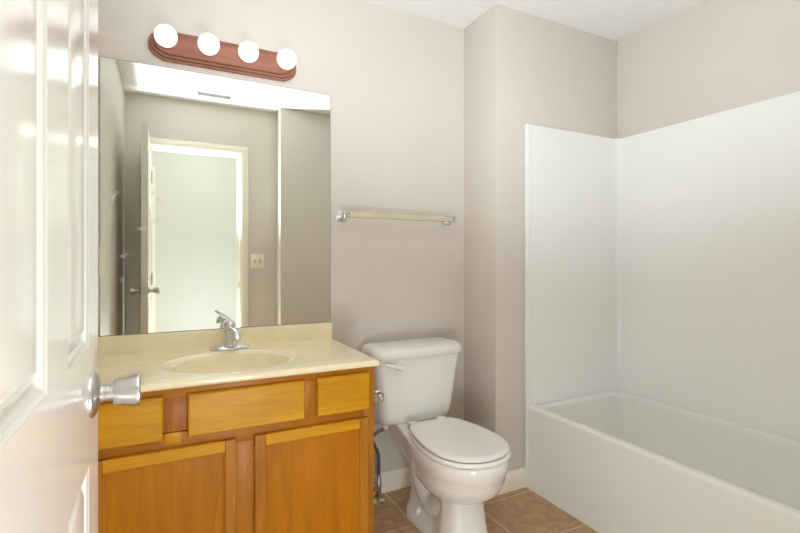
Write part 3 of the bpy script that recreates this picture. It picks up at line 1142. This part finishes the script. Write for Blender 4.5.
# ------------------------------------------------------------------ water supply line
ws = thing('water_supply_line', 'dark braided water supply hose and valve between vanity and toilet', 'pipe', (0.919, 2.046, 0))
bm = B()
lathe(bm, [(0.030, 0.0005), (0.030, 0.003), (0.024, 0.007), (0.012, 0.010)], (0.919, 2.046, 0), 'Z', 28)
obj('floor_flange', bm, M['chrome'], ws, smooth=50)
bm = B()
lathe(bm, [(0.0085, 0.006), (0.0085, 0.030)], (0.919, 2.046, 0), 'Z', 16)
lathe(bm, [(0.0125, 0.030), (0.0125, 0.052)], (0.919, 2.046, 0), 'Z', 6)
o = obj('riser_nut', bm, M['brass_nut'], ws, smooth=30)
o['label'] = 'yellowish brass compression nut'
bm = B()
lathe(bm, [(0.011, 0.052), (0.013, 0.056), (0.013, 0.098), (0.0105, 0.104), (0.0105, 0.130)], (0.919, 2.046, 0), 'Z', 18)
tube(bm, [(0.919, 2.046, 0.078), (0.892, 2.040, 0.080)], 0.008, 12)
v_ = obj('stop_valve', bm, M['nickel'], ws, smooth=40)
bm = B()
tube(bm, [(0.893, 2.040, 0.080), (0.888, 2.039, 0.080), (0.880, 2.037, 0.080)], [(0.010, 0.021), (0.012, 0.024), (0.010, 0.021)], 18)
obj('valve_handle', bm, M['chrome'], v_, smooth=40)
bm = B()
pth = smooth_path([(0.919, 2.046, 0.120), (0.920, 2.046, 0.180), (0.912, 2.042, 0.240), (0.885, 2.030, 0.290), (0.872, 2.020, 0.325), (0.892, 2.005, 0.352),
                   (0.925, 1.995, 0.368), (0.930, 1.992, 0.386)], 7)
tube(bm, pth, 0.0078, 14)
obj('hose', bm, M['hose'], ws, smooth=60)
bm = B()
lathe(bm, [(0.009, 0.366), (0.013, 0.369), (0.014, 0.384), (0.012, 0.391)], (0.930, 1.992, 0), 'Z', 12)
obj('coupling_nut', bm, M['seat'], ws, smooth=40)

# ------------------------------------------------------------------ toilet paper holder on the cabinet side
tp = thing('toilet_paper_holder', 'chrome toilet paper holder on the side of the vanity cabinet', 'toilet paper holder', (VX1, 1.72, 0.605))
for y, q in ((1.665, -1), (1.805, 1)):
    bm = B()
    lathe(bm, [(0.024, 0.0006), (0.024, 0.004), (0.020, 0.008), (0.012, 0.012)], (VX1, y, 0.628), 'X', 28)
    box(bm, VX1 + 0.008, VX1 + 0.064, y - 0.0085, y + 0.0085, 0.618, 0.638, bev=0.004, seg=3)
    m_ = obj('arm', bm, M['chrome'], tp, smooth=40)
    bm = B()
    lathe(bm, [(0.0001, 0.006 * q), (0.017, 0.006 * q), (0.019, 0.009 * q), (0.023, 0.009 * q), (0.0265, 0.005 * q), (0.0265, -0.006 * q), (0.022, -0.009 * q), (0.0001, -0.009 * q)],
          (VX1 + 0.048, y, 0.628), 'Y', 32)
    obj('end_cap', bm, M['chrome'], m_, smooth=35)
bm = B()
tube(bm, [(VX1 + 0.048, 1.672, 0.628), (VX1 + 0.048, 1.798, 0.628)], 0.010, 18)
obj('roller', bm, M['chrome'], tp, smooth=50)

# ------------------------------------------------------------------ light switch beside the doorway
sw = thing('light_switch', 'cream double toggle light switch beside the doorway, seen in mirror', 'light switch', (0.704, YA, 1.155))
bm = B(); box(bm, 0.646, 0.762, YA + 0.0003, YA + 0.006, 1.096, 1.214, bev=0.003)
pl = obj('cover_plate', bm, M['switch'], sw, smooth=40)
for x in (0.681, 0.727):
    bm = B(); box(bm, x - 0.0055, x + 0.0055, YA + 0.0055, YA + 0.0068, 1.141, 1.169)
    s_ = obj('toggle_slot', bm, plain('slot_shade', srgb(120, 112, 92), 0.5), sw)
    bm = B(); tube(bm, [(x, YA + 0.004, 1.154), (x, YA + 0.018, 1.162)], [(0.0042, 0.006), (0.0036, 0.004)], 12)
    obj('toggle', bm, M['switch'], s_, smooth=50)
    for z in (1.115, 1.195):
        bm = B(); lathe(bm, [(0.003, 0.005), (0.003, 0.0066), (0.0015, 0.0072)], (x, YA, z), 'Y', 12)
        obj('screw', bm, M['switch'], sw, smooth=40)

# ------------------------------------------------------------------ ceiling vent
cv = thing('ceiling_vent', 'white slotted vent in the ceiling near the doorway, seen in mirror', 'vent', (0.34, 0.39, H))
bm = B()
box(bm, 0.20, 0.48, 0.325, 0.345, H - 0.010, H - 0.0005, bev=0.002)
box(bm, 0.20, 0.48, 0.435, 0.455, H - 0.010, H - 0.0005, bev=0.002)
box(bm, 0.20, 0.22, 0.345, 0.435, H - 0.010, H - 0.0005)
box(bm, 0.46, 0.48, 0.345, 0.435, H - 0.010, H - 0.0005)
obj('frame', bm, M['lampmetal'], cv)
bm = B(); box(bm, 0.22, 0.46, 0.345, 0.435, H - 0.003, H - 0.0005)
obj('duct_opening', bm, plain('vent_shade', srgb(110, 112, 116), 0.7), cv)
for k in range(6):
    y = 0.352 + k * 0.0150
    bm = B()
    loft(bm, [[Vector((x, y, H - 0.003)), Vector((x, y + 0.0015, H - 0.003)), Vector((x, y + 0.0085, H - 0.0095)), Vector((x, y + 0.007, H - 0.0095))] for x in (0.22, 0.46)])
    obj('slat', bm, M['lampmetal'], cv)


# ------------------------------------------------------------------ added hall fill lamp
def added_lamp(x, y, mat, label, r=0.115):
    """Unseen globe lamp added for its light: canopy, short stem, frosted glass globe."""
    t = thing('hall_fill_lamp', label, 'ceiling light', (x, y, H))
    bm = B()
    lathe(bm, [(0.075, -0.0005), (0.075, -0.010), (0.060, -0.020), (0.022, -0.024), (0.022, -0.050), (0.040, -0.054), (0.040, -0.068)], (x, y, H), 'Z', 40)
    obj('canopy', bm, M['lampmetal'], t, smooth=40)
    bm = B()
    zc = -0.055 - r
    pr = [(0.036, -0.066)]
    for k in range(3, 24):
        a = PI * k / 24
        pr.append((r * math.sin(a), zc + r * math.cos(a)))
    pr.append((0.0001, zc - r))
    lathe(bm, pr, (x, y, H), 'Z', 40)
    obj('fill_globe', bm, mat, t, smooth=60)
    return t


added_lamp(0.30, -0.30, M['fill_hall'], 'unseen globe light added on the hall ceiling to brighten the hall')
